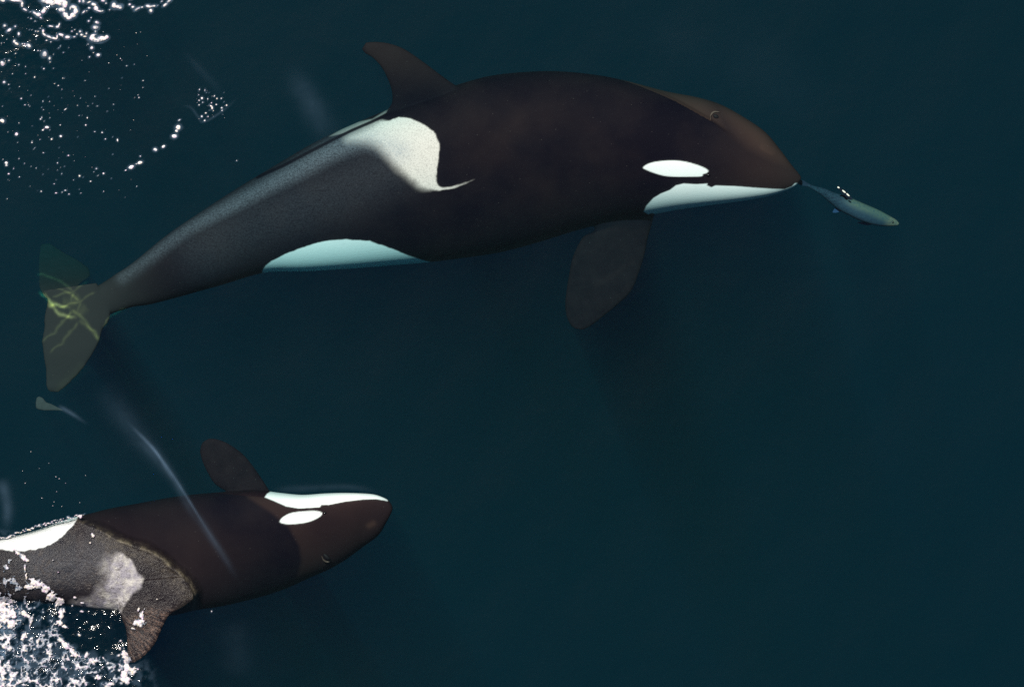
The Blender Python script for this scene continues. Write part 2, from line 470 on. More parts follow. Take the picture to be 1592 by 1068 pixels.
lobeU = [(90, 476, 150, 455, -.25, .03), (70, 461, 120, 452, -.32, .03), (61, 446, 124, 442, -.50, .028), (60, 430, 140, 430, -.75, .024), (59.5, 415, 138, 417, -.95, .02), (60, 402, 118, 402, -1.12, .016), (61, 390, 96, 390, -1.25, .012), (63, 380, 78, 378, -1.34, .007)]
mo = fuse('orca_body', [loft(A, 96, 14, roll=([150, 300, 450, 700, 950, 1150, 1240], [0, .06, .09, .11, .06, .01, 0]), rise=([900, 1060, 1240], [0, .09, .13])), loft(fin, 32, 10), loft(flip, 32, 10), loft(lobeL, 32, 10), loft(lobeU, 32, 10)], 0.0075, 4)
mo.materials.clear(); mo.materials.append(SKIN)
c = co_of(mo); x, y = Pinv(c)
ridge = [(940, 100), (962, 122), (997, 134), (1025, 145.5), (1051, 157), (1084, 175), (1105, 187), (1124, 201), (1145, 217), (1177, 245), (1200, 262), (1262, 275), (1240, 200), (1100, 120), (960, 90)]
sr = sdist(x, y, ridge)
fade = 1-sstep(x, 1080, 1160)
c[:, 2] -= (0.055*sstep(sr, -3, 5)*fade)*(c[:, 2] > -0.62)
c[:, 0] += S*2.6*(fbm(x, y, 9, 3, 5.)-.5)*sstep(150-x, 0, 60)
c[:, 1] += S*2.0*(fbm(x, y, 8, 3, 6.)-.5)*sstep(150-x, 0, 60)
mo.vertices.foreach_set('co', c.astype(np.float32).ravel())
eyep = poly([(999.6, 260.8), (1009, 254.5), (1025, 251), (1046, 249.8), (1065, 251.7), (1084, 256.8), (1095.5, 261.5), (1101, 265.7), (1099, 269), (1093, 271), (1090, 274.4), (1065, 275), (1039, 274.4), (1020.6, 270.4), (1006.6, 265)])
jaw = [(1000.8, 329.4), (1005, 320), (1016, 308), (1027.7, 301), (1041.7, 295.5), (1051, 288.4), (1062.8, 285.6), (1083.8, 286.8), (1100, 285.6), (1099, 288.4), (1106, 291.5), (1112, 288.7), (1142, 289.6), (1172.8, 292), (1201, 293.8), (1219.6, 294.3), (1231, 290), (1236, 285), (1241, 285), (1240, 292), (1236, 305), (1100, 340), (1040, 345), (1022, 334), (1013.6, 331.7), (1007.8, 333.4)]
bel = [(408, 421), (413, 413), (421, 406), (446, 394), (479.5, 381.5), (508.5, 374.4), (537.5, 372.3), (575, 374.8), (608, 386.4), (637, 398), (662, 405.5), (670, 407.6), (668, 425), (600, 440), (500, 440), (408, 432)]
w = sstep(sdist(x, y, eyep), -0.8, 0.9)
w = np.maximum(w, sstep(sdist(x, y, jaw), -0.8, 0.9)*(c[:, 2] > -1.3))
w = np.maximum(w, sstep(sdist(x, y, bel)+1.6*(fbm(x, y, 6, 2)-.5), -1.0, 1.2))
flipm = (y > 338) & (x > 870) & (x < 1022) & (sdist(x, y, [(870, 380), (1000, 336), (1030, 336), (1010, 520), (870, 520)]) > 0)
w[flipm & (c[:, 2] > -1.0) & (y > 336)] = 0
attr(mo, 'white', w)
sad = [(586, 190), (606.6, 187), (623, 183), (642.6, 186.5), (662, 196), (675.7, 208.6), (682.7, 225), (681.5, 244.5), (679.5, 261), (678, 277.7), (681.5, 288), (692, 291.5), (711.7, 287.4), (738, 279), (715, 290), (698, 294.8), (676, 296), (656, 291.5), (645, 283), (628.8, 269), (612, 252.8), (595.6, 233.5), (581.8, 223), (559.7, 218), (540, 216), (560, 203)]
ss = sdist(x, y, poly(sad, 4)) + 3.0*(fbm(x, y, 9, 3)-.5)
# the patch is crisp in front and dissolves behind
soft = 2.2 + 26*sstep(-(x-640)+0.7*(y-240), -10, 50)
s = np.clip(0.5+ss/soft, 0, 1); s = s*s*(3-2*s)
strip = sstep(sdist(x, y, [(512, 212.5), (535, 198.5), (557, 189.8), (579, 185.5), (603, 170), (600, 176), (578, 189), (557, 199), (535, 207.5)]), -1.5, 1.5)
line = 1-sstep(ldist(x, y, [(400, 276), (440, 258), (480, 237), (512, 220.5), (546, 203.5), (576, 190.5), (603, 178)])[0], 1.2, 3.6)
s = s*(1-0.95*line)*(1-0.85*sstep(x, 690, 742))
attr(mo, 'saddle', np.clip(s + 0.40*strip*(1-line), 0, 1))
d1, t1 = ldist(x, y, catmull([(620, 235), (570, 216), (520, 232), (470, 260), (410, 292), (350, 325), (290, 358), (230, 402), (190, 432)], 8))
mot = np.exp(-(d1/(20-10*t1))**2)*(0.50-0.34*t1)
d2, t2 = ldist(x, y, [(600, 260), (520, 300), (420, 340), (320, 390)])
mot = np.maximum(mot, 0.085*np.exp(-(d2/50)**2))
attr(mo, 'mottle', np.clip(mot*(1-0.9*line)*(1-w)*(y < 480)*(x > 150), 0, 1))
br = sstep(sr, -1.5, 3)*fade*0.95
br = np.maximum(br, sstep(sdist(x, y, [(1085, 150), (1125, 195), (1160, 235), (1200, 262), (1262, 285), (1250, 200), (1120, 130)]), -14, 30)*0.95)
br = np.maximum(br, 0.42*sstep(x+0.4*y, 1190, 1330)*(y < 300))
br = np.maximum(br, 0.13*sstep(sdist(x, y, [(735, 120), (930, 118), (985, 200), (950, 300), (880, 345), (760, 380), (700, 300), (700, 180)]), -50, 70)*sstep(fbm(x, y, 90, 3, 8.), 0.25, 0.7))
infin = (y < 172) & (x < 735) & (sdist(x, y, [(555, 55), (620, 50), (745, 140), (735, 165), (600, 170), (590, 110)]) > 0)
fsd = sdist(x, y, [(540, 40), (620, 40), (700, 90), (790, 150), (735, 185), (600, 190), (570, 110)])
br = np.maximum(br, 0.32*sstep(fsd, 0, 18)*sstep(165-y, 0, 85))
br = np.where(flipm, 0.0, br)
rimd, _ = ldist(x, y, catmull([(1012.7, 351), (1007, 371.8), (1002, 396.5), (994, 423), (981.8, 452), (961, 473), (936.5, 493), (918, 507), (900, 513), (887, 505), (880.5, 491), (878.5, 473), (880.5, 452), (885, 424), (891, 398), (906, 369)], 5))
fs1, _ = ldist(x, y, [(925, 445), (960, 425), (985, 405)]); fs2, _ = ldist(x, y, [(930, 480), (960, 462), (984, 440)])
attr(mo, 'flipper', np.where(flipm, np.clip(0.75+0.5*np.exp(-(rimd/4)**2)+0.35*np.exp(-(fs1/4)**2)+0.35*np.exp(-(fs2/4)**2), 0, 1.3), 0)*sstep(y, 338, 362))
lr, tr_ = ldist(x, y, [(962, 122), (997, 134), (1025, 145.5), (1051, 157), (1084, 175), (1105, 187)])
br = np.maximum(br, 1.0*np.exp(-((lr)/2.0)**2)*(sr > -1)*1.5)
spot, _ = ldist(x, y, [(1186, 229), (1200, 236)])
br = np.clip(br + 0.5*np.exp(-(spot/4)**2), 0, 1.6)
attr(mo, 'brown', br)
attr(mo, 'olive', sstep(-(x-0.35*(y-470)), -300, -120)*0.95)
attr(mo, 'wet', np.zeros(len(x)))
big = bpy.data.objects.new('orca', None); sc.collection.objects.link(big)
tag(big, 'large black and white orca swimming on its side with a fish at its snout', 'orca', 'orcas swimming near the surface')
body = link('body', mo, big)

eye_m = simple('orca_eye', (0.006, 0.005, 0.006), 0.15, 0.5)
blow_m = simple('blowhole_skin', (0.004, 0.003, 0.004), 0.6, 0.1)
rim_m = simple('blowhole_rim_skin', (0.09, 0.062, 0.05), 0.6, 0.1)
def ellipsoid(nm, root, px, py, z, r, mat, tilt=0):
    cx, cy, _ = P(px, py, z)
    V = []; F = []
    ph = np.linspace(-np.pi/2, np.pi/2, 11)
    for p in ph:
        for t in np.linspace(0, 2*np.pi, 24, endpoint=False):
            u, v = r[0]*np.cos(p)*np.cos(t), r[1]*np.cos(p)*np.sin(t)
            V.append((cx+u*math.cos(tilt)-v*math.sin(tilt), cy+u*math.sin(tilt)+v*math.cos(tilt), z+r[2]*np.sin(p)))
    for i in range(10):
        for j in range(24):
            F.append((i*24+j, i*24+(j+1) % 24, (i+1)*24+(j+1) % 24, (i+1)*24+j))
    return link(nm, new_mesh(nm, V, F, mat), root)
def arc_tube(nm, root, pts, me_s, r, mat, lift=0.0):
    pts = catmull(pts, 6); zs = np.array([surf_z(me_s, a, b) for a, b in pts])+lift
    V = []; F = []; m = 10; N = len(pts)
    C = np.array([P(a, b, z) for (a, b), z in zip(pts, zs)])
    for i in range(N):
        d = C[min(i+1, N-1)]-C[max(i-1, 0)]; d /= np.linalg.norm(d)
        sd = np.cross(d, (0, 0, 1)); up = np.cross(sd, d)
        rr = r*math.sin(math.pi*(i+0.6)/(N+0.2))
        for j in range(m):
            a = 2*np.pi*j/m
            V.append(C[i]+rr*(sd*math.cos(a)+up*math.sin(a)*0.7))
    for i in range(N-1):
        for j in range(m): F.append((i*m+j, i*m+(j+1) % m, (i+1)*m+(j+1) % m, (i+1)*m+j))
    F.append(tuple(range(m))[::-1]); F.append(tuple((N-1)*m+j for j in range(m)))
    return link(nm, new_mesh(nm, V, F, mat), root)
ellipsoid('eye', big, 1101, 272, surf_z(mo, 1101, 272), (0.016, 0.012, 0.012), eye_m)
bh = ellipsoid('blowhole', big, 1113, 181.5, surf_z(mo, 1113, 181.5)-0.004, (0.022, 0.016, 0.007), blow_m, -0.5)
arc_tube('rim', bh, [(1105, 187), (1105, 180), (1110, 174.5), (1119, 174.5)], mo, 0.008, rim_m)

# ---- small orca
B = [(-300, 905, -300, 922, -.10, .05), (-180, 878, -180, 935, -.12, .12), (-80, 856, -80, 940, -.16, .19), (0, 838, 0, 934, -.22, .24), (54, 825, 56, 936, -.26, .27),
 (108, 806, 110, 942, -.29, .30), (140, 798, 160, 950, -.32, .33), (172, 790, 214, 956, -.36, .36), (219, 781.5, 262, 957, -.41, .38), (265, 773, 306, 948, -.44, .395),
 (310, 767.5, 345, 942, -.45, .40), (363, 763.5, 380, 934, -.44, .39), (402, 762, 414, 925, -.42, .375), (436, 766, 446, 914, -.385, .35), (470, 769, 480, 898.5, -.335, .31),
 (502, 767, 511, 885, -.29, .27), (530, 766, 537, 870, -.25, .23), (558, 766.5, 563, 851, -.21, .18), (579, 768, 588, 832, -.18, .13), (592, 771.5, 600, 813, -.15, .09), (603, 777, 608.5, 797, -.13, .05), (609, 784, 610.7, 790, -.125, .015)]
fin2 = [(290, 895, 175, 905, -.10, .10), (303, 925, 184, 940, -.09, .075), (290, 940, 190, 957, -.085, .06), (267, 953, 196, 972, -.08, .05), (256, 970, 199, 987, -.08, .042), (243, 998, 200, 1007, -.08, .032), (226, 1018, 200.5, 1020, -.085, .022), (211, 1028, 203, 1028, -.09, .01)]
flip2 = [(440, 800, 390, 800, -.40, .07), (422, 768, 378, 766, -.38, .055), (409, 747, 352, 762.5, -.37, .042), (394, 725, 334, 752, -.37, .036), (380, 708, 323, 735, -.37, .032), (366, 696.5, 315, 718, -.37, .028), (350, 687, 311, 703, -.37, .023), (335, 682, 313, 691, -.37, .016), (325, 681.5, 318, 685, -.37, .009)]
ms = fuse('small_orca_body', [loft(B, 96, 14, roll=([300, 420, 560, 605], [0, .13, .10, 0])), loft(fin2, 32, 10), loft(flip2, 32, 10)], 0.0075, 4)
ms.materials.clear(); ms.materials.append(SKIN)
c = co_of(ms); x, y = Pinv(c)
emer = [(-400, 800), (60, 812), (118.6, 803), (140, 812), (167, 823), (194, 838), (224, 847), (251, 861), (275, 880), (294, 896), (307, 912), (308, 930), (300, 960), (240, 1060), (-400, 1060)]
se = sdist(x, y, poly(emer, 3)) + 4*(fbm(x, y, 26, 2, 2.)-.5) + 1.5*(fbm(x, y, 7, 2, 22.)-.5)
lift = sstep(se, -9, 7)
c[:, 2] += 0.125*lift*sstep(c[:, 2], -.35, -.12)
rim = np.exp(-((se-3)/4)**2)
c[:, 2] += 0.02*rim*(c[:, 2] > -.3)
c[:, 2] += lift*0.022*(fbm(x, y, 22, 4, 1.3)-.5)*(c[:, 2] > -.2)
ms.vertices.foreach_set('co', c.astype(np.float32).ravel())
jaw2 = [(411.5, 772.7), (415, 767.5), (426, 760), (436, 758), (460, 760), (540, 758), (590, 762), (603, 774), (602.8, 779), (597.6, 777.6), (584.5, 775.6), (563.5, 776.3), (537, 779.3), (511, 784.5), (499, 784.5), (498, 788), (484.8, 789), (463.9, 790), (445.5, 787), (427, 779)]
eye2 = poly([(435, 809.5), (440, 803.5), (452, 797.5), (470, 794.8), (490, 794), (499, 796), (500.5, 799.5), (494, 805), (480, 811), (462, 814), (447, 814.5), (437, 812.5)])
bel2 = [(-300, 800), (0, 815), (54, 805), (100, 795), (124, 796), (121, 806), (116, 815), (99.8, 831), (81, 846), (54, 853), (27, 856), (0, 852), (-150, 868), (-300, 890)]
w = sstep(sdist(x, y, jaw2), -0.8, 0.9)
w = np.maximum(w, sstep(sdist(x, y, eye2), -0.8, 0.9))
w = np.maximum(w, sstep(sdist(x, y, bel2)+4*(fbm(x, y, 7, 3)-.5), -1.2, 1.2))
attr(ms, 'white', w)
sad2 = [(172, 868), (188.7, 858), (199.5, 866), (210, 885), (222.4, 898.6), (221, 912), (207.6, 925.6), (194, 939), (186, 951), (151, 950), (120, 943), (145, 931), (163, 912), (168, 893), (160, 880)]
s2 = sdist(x+10*(fbm(x, y, 22, 2, 31.)-.5), y+10*(fbm(x, y, 22, 2, 33.)-.5), poly(sad2, 4)) + 9*(fbm(x, y, 12, 4, 2.)-.5)
soft = 4.5+24*sstep(190-x, -5, 30)
v = np.clip(.5+s2/soft, 0, 1)*(y < 953)*(0.55+0.6*fbm(x, y, 10, 4, 5.))
attr(ms, 'saddle', np.clip(v*1.15, 0, 1))
d1, _ = ldist(x, y, [(60, 880), (110, 880), (150, 870)])
attr(ms, 'mottle', 0.16*np.exp(-(d1/32)**2)*lift)
head_area = [(372, 755), (385, 775), (420, 797), (447, 819), (464, 849.7), (467, 871.6), (460, 898), (444, 916), (440, 960), (650, 900), (650, 740)]  # head area: browner inside, darkest in a band just behind its edge
sc2 = sdist(x, y, head_area)
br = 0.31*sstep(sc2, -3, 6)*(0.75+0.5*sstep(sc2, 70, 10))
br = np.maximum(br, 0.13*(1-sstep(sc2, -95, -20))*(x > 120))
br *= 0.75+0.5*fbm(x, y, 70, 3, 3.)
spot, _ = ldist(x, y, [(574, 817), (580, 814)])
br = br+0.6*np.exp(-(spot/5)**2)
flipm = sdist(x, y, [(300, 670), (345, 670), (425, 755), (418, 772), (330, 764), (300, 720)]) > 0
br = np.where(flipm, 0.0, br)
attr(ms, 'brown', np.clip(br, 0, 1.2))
attr(ms, 'olive', np.clip(0.15*rim*(x > 110), 0, 1))
attr(ms, 'wet', lift)
attr(ms, 'fringe', np.clip(np.exp(-((se-4)/2.8)**2)*(x > 110)*0.8*sstep(fbm(x, y, 11, 3, 12.), .3, .6)+0.18*np.exp(-((se-14)/12)**2)*(x > 150), 0, 1))
th_ = np.arctan2(y-930, x-170)
gr = sstep(sdist(x, y, [(190, 960), (235, 940), (285, 945), (240, 1040), (190, 1040)]), -4, 10)
attr(ms, 'grain', gr*sstep(vnoise(th_*170, np.hypot(x-170, y-930), 2.2, 9.0), .35, .75)*1.1)
fm_ = (sdist(x, y, [(300, 670), (345, 670), (428, 758), (418, 774), (330, 766), (300, 720)]) > 0)
attr(ms, 'flipper', np.where(fm_, 0.85, 0))
small = bpy.data.objects.new('orca', None); sc.collection.objects.link(small)
tag(small, 'smaller orca at lower left, tail and dorsal fin breaking the surface among white water', 'orca', 'orcas swimming near the surface')
link('body', ms, small)
ellipsoid('eye', small, 505, 797, surf_z(ms, 505, 797), (0.013, 0.010, 0.010), eye_m)
bh = ellipsoid('blowhole', small, 507.5, 865, surf_z(ms, 507.5, 865)-0.001, (0.034, 0.016, 0.010), blow_m, -0.75)
arc_tube('rim', bh, [(500, 864), (503, 870), (508, 873), (515, 872)], ms, 0.008, rim_m)
for o_, lc in ((big, P(700, 300, -.6)), (small, P(300, 860, -.4))):
    o_.location = lc
    for ch in o_.children: ch.matrix_parent_inverse.translation = (-lc[0], -lc[1], -lc[2])

# ---- salmon held at the snout
fm, n, l = mat_new('salmon_skin')
out = n.new('ShaderNodeOutputMaterial'); b = n.new('ShaderNodeBsdfPrincipled')
back = N_attr(n, 'back')
col = N_mix(n, l, back, (0.011, 0.025, 0.045), (0.070, 0.108, 0.078))
col = N_mix(n, l, N_attr(n, 'tail'), col, (0.006, 0.011, 0.022))
col = N_mix(n, l, N_attr(n, 'snout'), col, (0.16, 0.16, 0.10))
col = N_mix(n, l, N_range(n, l, N_noise(n, l, 70, 5, .85), .38, .62, 0, .85), col, (0.02, 0.05, 0.07))
l.new(col, b.inputs['Base Color']); b.inputs['Roughness'].default_value = 0.5; b.inputs['Specular IOR Level'].default_value = 0.04
l.new(b.outputs[0], out.inputs[0])
F_ = [(1240, 282.5, 1241, 285.5, -.36, .008), (1258, 287, 1257, 291.5, -.34, .012), (1272, 291, 1270, 299, -.31, .022), (1283, 293.5, 1281, 307, -.29, .035), (1296.7, 299.4, 1292, 317, -.27, .05),
 (1310.6, 303.6, 1306, 327.5, -.25, .06), (1324, 308.4, 1319, 334.5, -.24, .066), (1345, 317.4, 1340, 344.5, -.24, .066), (1365.8, 326.4, 1362, 350.6, -.25, .056), (1382.4, 335.4, 1378, 352, -.26, .04), (1393.5, 342, 1389, 351.5, -.27, .022), (1398, 347.5, 1396, 350.5, -.27, .008)]
mf = fuse('salmon_body', [loft(F_, 40, 10)], 0.004, 3)
mf.materials.clear(); mf.materials.append(fm)
c = co_of(mf); x, y = Pinv(c)
# how far across the body: top edge line vs lower edge line
cl = np.array([((a+e)/2, (b_+f)/2) for a, b_, e, f, *_ in F_])
ang = math.atan2(347-287, 1397-1258)
up = (x-1330)*math.sin(ang)-(y-325)*math.cos(ang)
attr(mf, 'back', sstep(up+3*(fbm(x, y, 9, 3)-.5), -5, 8)*sstep(x, 1300, 1335))
attr(mf, 'tail', 1-sstep(x+0.3*(y-310), 1288, 1326))
attr(mf, 'snout', sstep(x+0.5*(y-340), 1374, 1392)*0.8)
fish = bpy.data.objects.new('fish', None); sc.collection.objects.link(fish)
tag(fish, 'greenish salmon in front of the large orca, its tail held at the snout', 'fish')
link('body', mf, fish)
def finmesh(nm, pts, z0, z1, parent, mat, th=0.004):
    """thin fin: outline in photo pixels, heights from z0 (root, first points) to z1"""
    p = poly(pts, 5); k = len(p)
    zz = np.linspace(0, 2*np.pi, k, endpoint=False); zz = z0+(z1-z0)*(0.5-0.5*np.cos(zz))
    V = [P(a, b_, z+th) for (a, b_), z in zip(p, zz)]+[P(a, b_, z-th) for (a, b_), z in zip(p, zz)]
    F = [tuple(range(k)), tuple(range(2*k-1, k-1, -1))]+[(i, (i+1) % k, k+(i+1) % k, k+i) for i in range(k)]
    return link(nm, new_mesh(nm, V, F, mat, False), parent)
blue_fin = simple('salmon_fin', (0.020, 0.045, 0.10), 0.6, 0.01, 80)
dark_fin = simple('salmon_dark_fin', (0.012, 0.018, 0.03), 0.6, 0.01, 80)
grey_fin = simple('salmon_tail_fin', (0.012, 0.020, 0.036), 0.6, 0.01, 80)
finmesh('pelvic_fin', [(1309, 327), (1301, 321.5), (1298, 324), (1294.5, 330), (1299, 331), (1305, 329.5)], -.27, -.30, fish, blue_fin)
finmesh('dorsal_fin', [(1326, 311), (1318, 301), (1310, 294.5), (1304, 291), (1306, 297), (1311, 303), (1317, 309)], -.20, -.12, fish, dark_fin)
glint_m = simple('salmon_fin_glint', (0.80, 0.76, 0.66), 0.3, 0.5, 90)  # sun glints on the dorsal fin, modelled as pale slivers
for gq in ([(1302, 291), (1305, 292.6)], [(1309.5, 296), (1312, 298), (1314.5, 300)], [(1316, 301), (1318, 303), (1320.5, 305)]):
    gp = catmull(gq, 6); GV = []; GF = []
    for gi, (ga, gb) in enumerate(gp):
        for gj in range(8):
            gt = 2*np.pi*gj/8; rr = 0.75+0.5*math.sin(math.pi*gi/(len(gp)-1))
            GV.append(P(ga+rr*math.cos(gt)*0.5, gb-rr*math.cos(gt)*0.9, -.06+0.004*math.sin(gt)))
    for gi in range(len(gp)-1):
        for gj in range(8): GF.append((gi*8+gj, gi*8+(gj+1) % 8, gi*8+8+(gj+1) % 8, gi*8+8+gj))
    GF.append(tuple(range(8))); GF.append(tuple((len(gp)-1)*8+gj for gj in range(8))[::-1])
    link('fin_glint', new_mesh('fin_glint', GV, GF, glint_m), bpy.data.objects['dorsal_fin'])
finmesh('tail_fin', [(1264, 290), (1256, 285), (1248, 280.5), (1241, 281), (1238, 284), (1242, 287), (1252, 289.5)], -.33, -.36, fish, grey_fin)
finmesh('pectoral_fin', [(1357, 348), (1350, 347), (1340, 345), (1333, 346), (1340, 349), (1350, 350.5)], -.26, -.29, fish, blue_fin)
ellipsoid('eye', fish, 1388, 345, surf_z(mf, 1388, 345), (0.006, 0.006, 0.004), eye_m)

# ---- small pale piece below the fluke
scr_m = simple('pale_piece', (0.055, 0.045, 0.044), 0.6, 0.01, 30)
sl = [(61, 616, 57, 618, -.45, .004), (67, 619, 55.5, 627, -.45, .010), (72, 625, 57, 635, -.45, .014), (80, 628, 68, 638, -.45, .014), (88, 632, 80, 638, -.45, .010), (94, 635, 90, 638, -.45, .006), (98, 637.5, 97, 638.5, -.45, .004)]
sm = fuse('grey_piece_mesh', [loft(sl, 24, 8)], 0.004, 2)
sm.materials.clear(); sm.materials.append(scr_m)
scrap = link('grey_piece', sm)
tag(scrap, 'small pale grey scrap drifting just below the lower tip of the large orca\'s tail', 'scrap')  # small pale grey piece just below the fluke tip

# ------------------------------------------------------------------ foam, and sun glints built as white flecks, on the surface
fo_m, n, l = mat_new('foam_and_glints')
out = n.new('ShaderNodeOutputMaterial'); b = n.new('ShaderNodeBsdfPrincipled')
nz = N_noise(n, l, 55, 3, .7)
tint = n.new('ShaderNodeValToRGB'); l.new(nz, tint.inputs[0])
e = tint.color_ramp.elements; e[0].position = .35; e[0].color = (0.62, 0.40, 0.55, 1); e[1].position = .65; e[1].color = (0.66, 0.54, 0.38, 1)
e2 = tint.color_ramp.elements.new(.5); e2.color = (0.72, 0.68, 0.70, 1)
th = N_attr(n, 'thick')
col = N_mix(n, l, th, (0.10, 0.14, 0.19), tint.outputs[0])
l.new(col, b.inputs['Base Color']); b.inputs['Roughness'].default_value = 0.3; b.inputs['Specular IOR Level'].default_value = 0.5
bp = n.new('ShaderNodeBump'); bp.inputs['Distance'].default_value = 0.006; bp.inputs['Strength'].default_value = 0.25
l.new(N_noise(n, l, 120, 3, .6), bp.inputs['Height']); l.new(bp.outputs[0], b.inputs['Normal'])
l.new(b.outputs[0], out.inputs[0])

def field_mesh(name, x0, y0, x1, y1, step, fun, hscale=0.012, zfun=None, thick=2.2):
    """a sheet of froth and glint flecks: solid where fun(px, py) > 0, domed towards the middle of each fleck"""
    xs = np.arange(x0, x1, step); ys = np.arange(y0, y1, step)
    GX, GY = np.meshgrid(xs, ys); Fv = fun(GX, GY)
    on = Fv > 0
    keep = on[:-1, :-1] & on[1:, :-1] & on[:-1, 1:] & on[1:, 1:]
    ii = np.arange(GX.size).reshape(GX.shape)
    q = np.stack([ii[1:, :-1], ii[1:, 1:], ii[:-1, 1:], ii[:-1, :-1]], -1)[keep]
    hgt = hscale*np.sqrt(np.clip(Fv, 0, 1))
    base = np.full(GX.shape, 0.006) if zfun is None else zfun(GX, GY)+0.006
    z = base+hgt
    Xw, Yw, Zq = P(GX, GY, z)
    used = np.unique(q); mp = -np.ones(GX.size, int); mp[used] = np.arange(len(used))
    V = np.stack([Xw.ravel(), Yw.ravel(), Zq.ravel()], 1)[used]
    Vb = V.copy(); Vb[:, 2] = base.ravel()[used]-0.004
    q = mp[q]
    nV = len(V)
    # walls along the outline so each fleck is a solid
    ed = np.vstack([q[:, [0, 1]], q[:, [1, 2]], q[:, [2, 3]], q[:, [3, 0]]])
    key = np.sort(ed, 1); kk = key[:, 0].astype(np.int64)*nV+key[:, 1]
    u, inv, cnt = np.unique(kk, return_inverse=True, return_counts=True)
    be = ed[cnt[inv] == 1]
    wall = np.stack([be[:, 1], be[:, 0], be[:, 0]+nV, be[:, 1]+nV], 1)
    me = new_mesh(name, np.vstack([V, Vb]), np.vstack([q, q[:, ::-1]+nV, wall]), fo_m)
    fv = np.clip(Fv.ravel()[used]*thick*(0.25+1.5*sstep(fbm(GX, GY, 5, 3, 51.).ravel()[used], .3, .65)), 0, 1)
    attr(me, 'thick', np.concatenate([fv, fv]))
    return me

def blobs(lst, sx=1.0):
    """lst of (x, y, rx, ry, angle) -> field"""
    def f(GX, GY):
        acc = np.full(GX.shape, -1.0)
        wob = 0.5*(fbm(GX, GY, 5, 2, 4.)-.5)
        for (a, b_, rx, ry, an) in lst:
            R_ = max(rx, ry)*1.8+3
            m = (np.abs(GX-a) < R_) & (np.abs(GY-b_) < R_)
            if not m.any(): continue
            dx, dy = GX[m]-a, GY[m]-b_
            ca, sa = math.cos(an), math.sin(an)
            u = (dx*ca+dy*sa)/rx; v = (-dx*sa+dy*ca)/ry
            acc[m] = np.maximum(acc[m], 1-np.hypot(u, v)+wob[m]-0.06)
        return acc
    return f

def T(z, L): # zoomed crop coordinates -> photo pixels
    return [(a/z, b_/z, rx/z, ry/z, math.radians(an)) for a, b_, rx, ry, an in L]
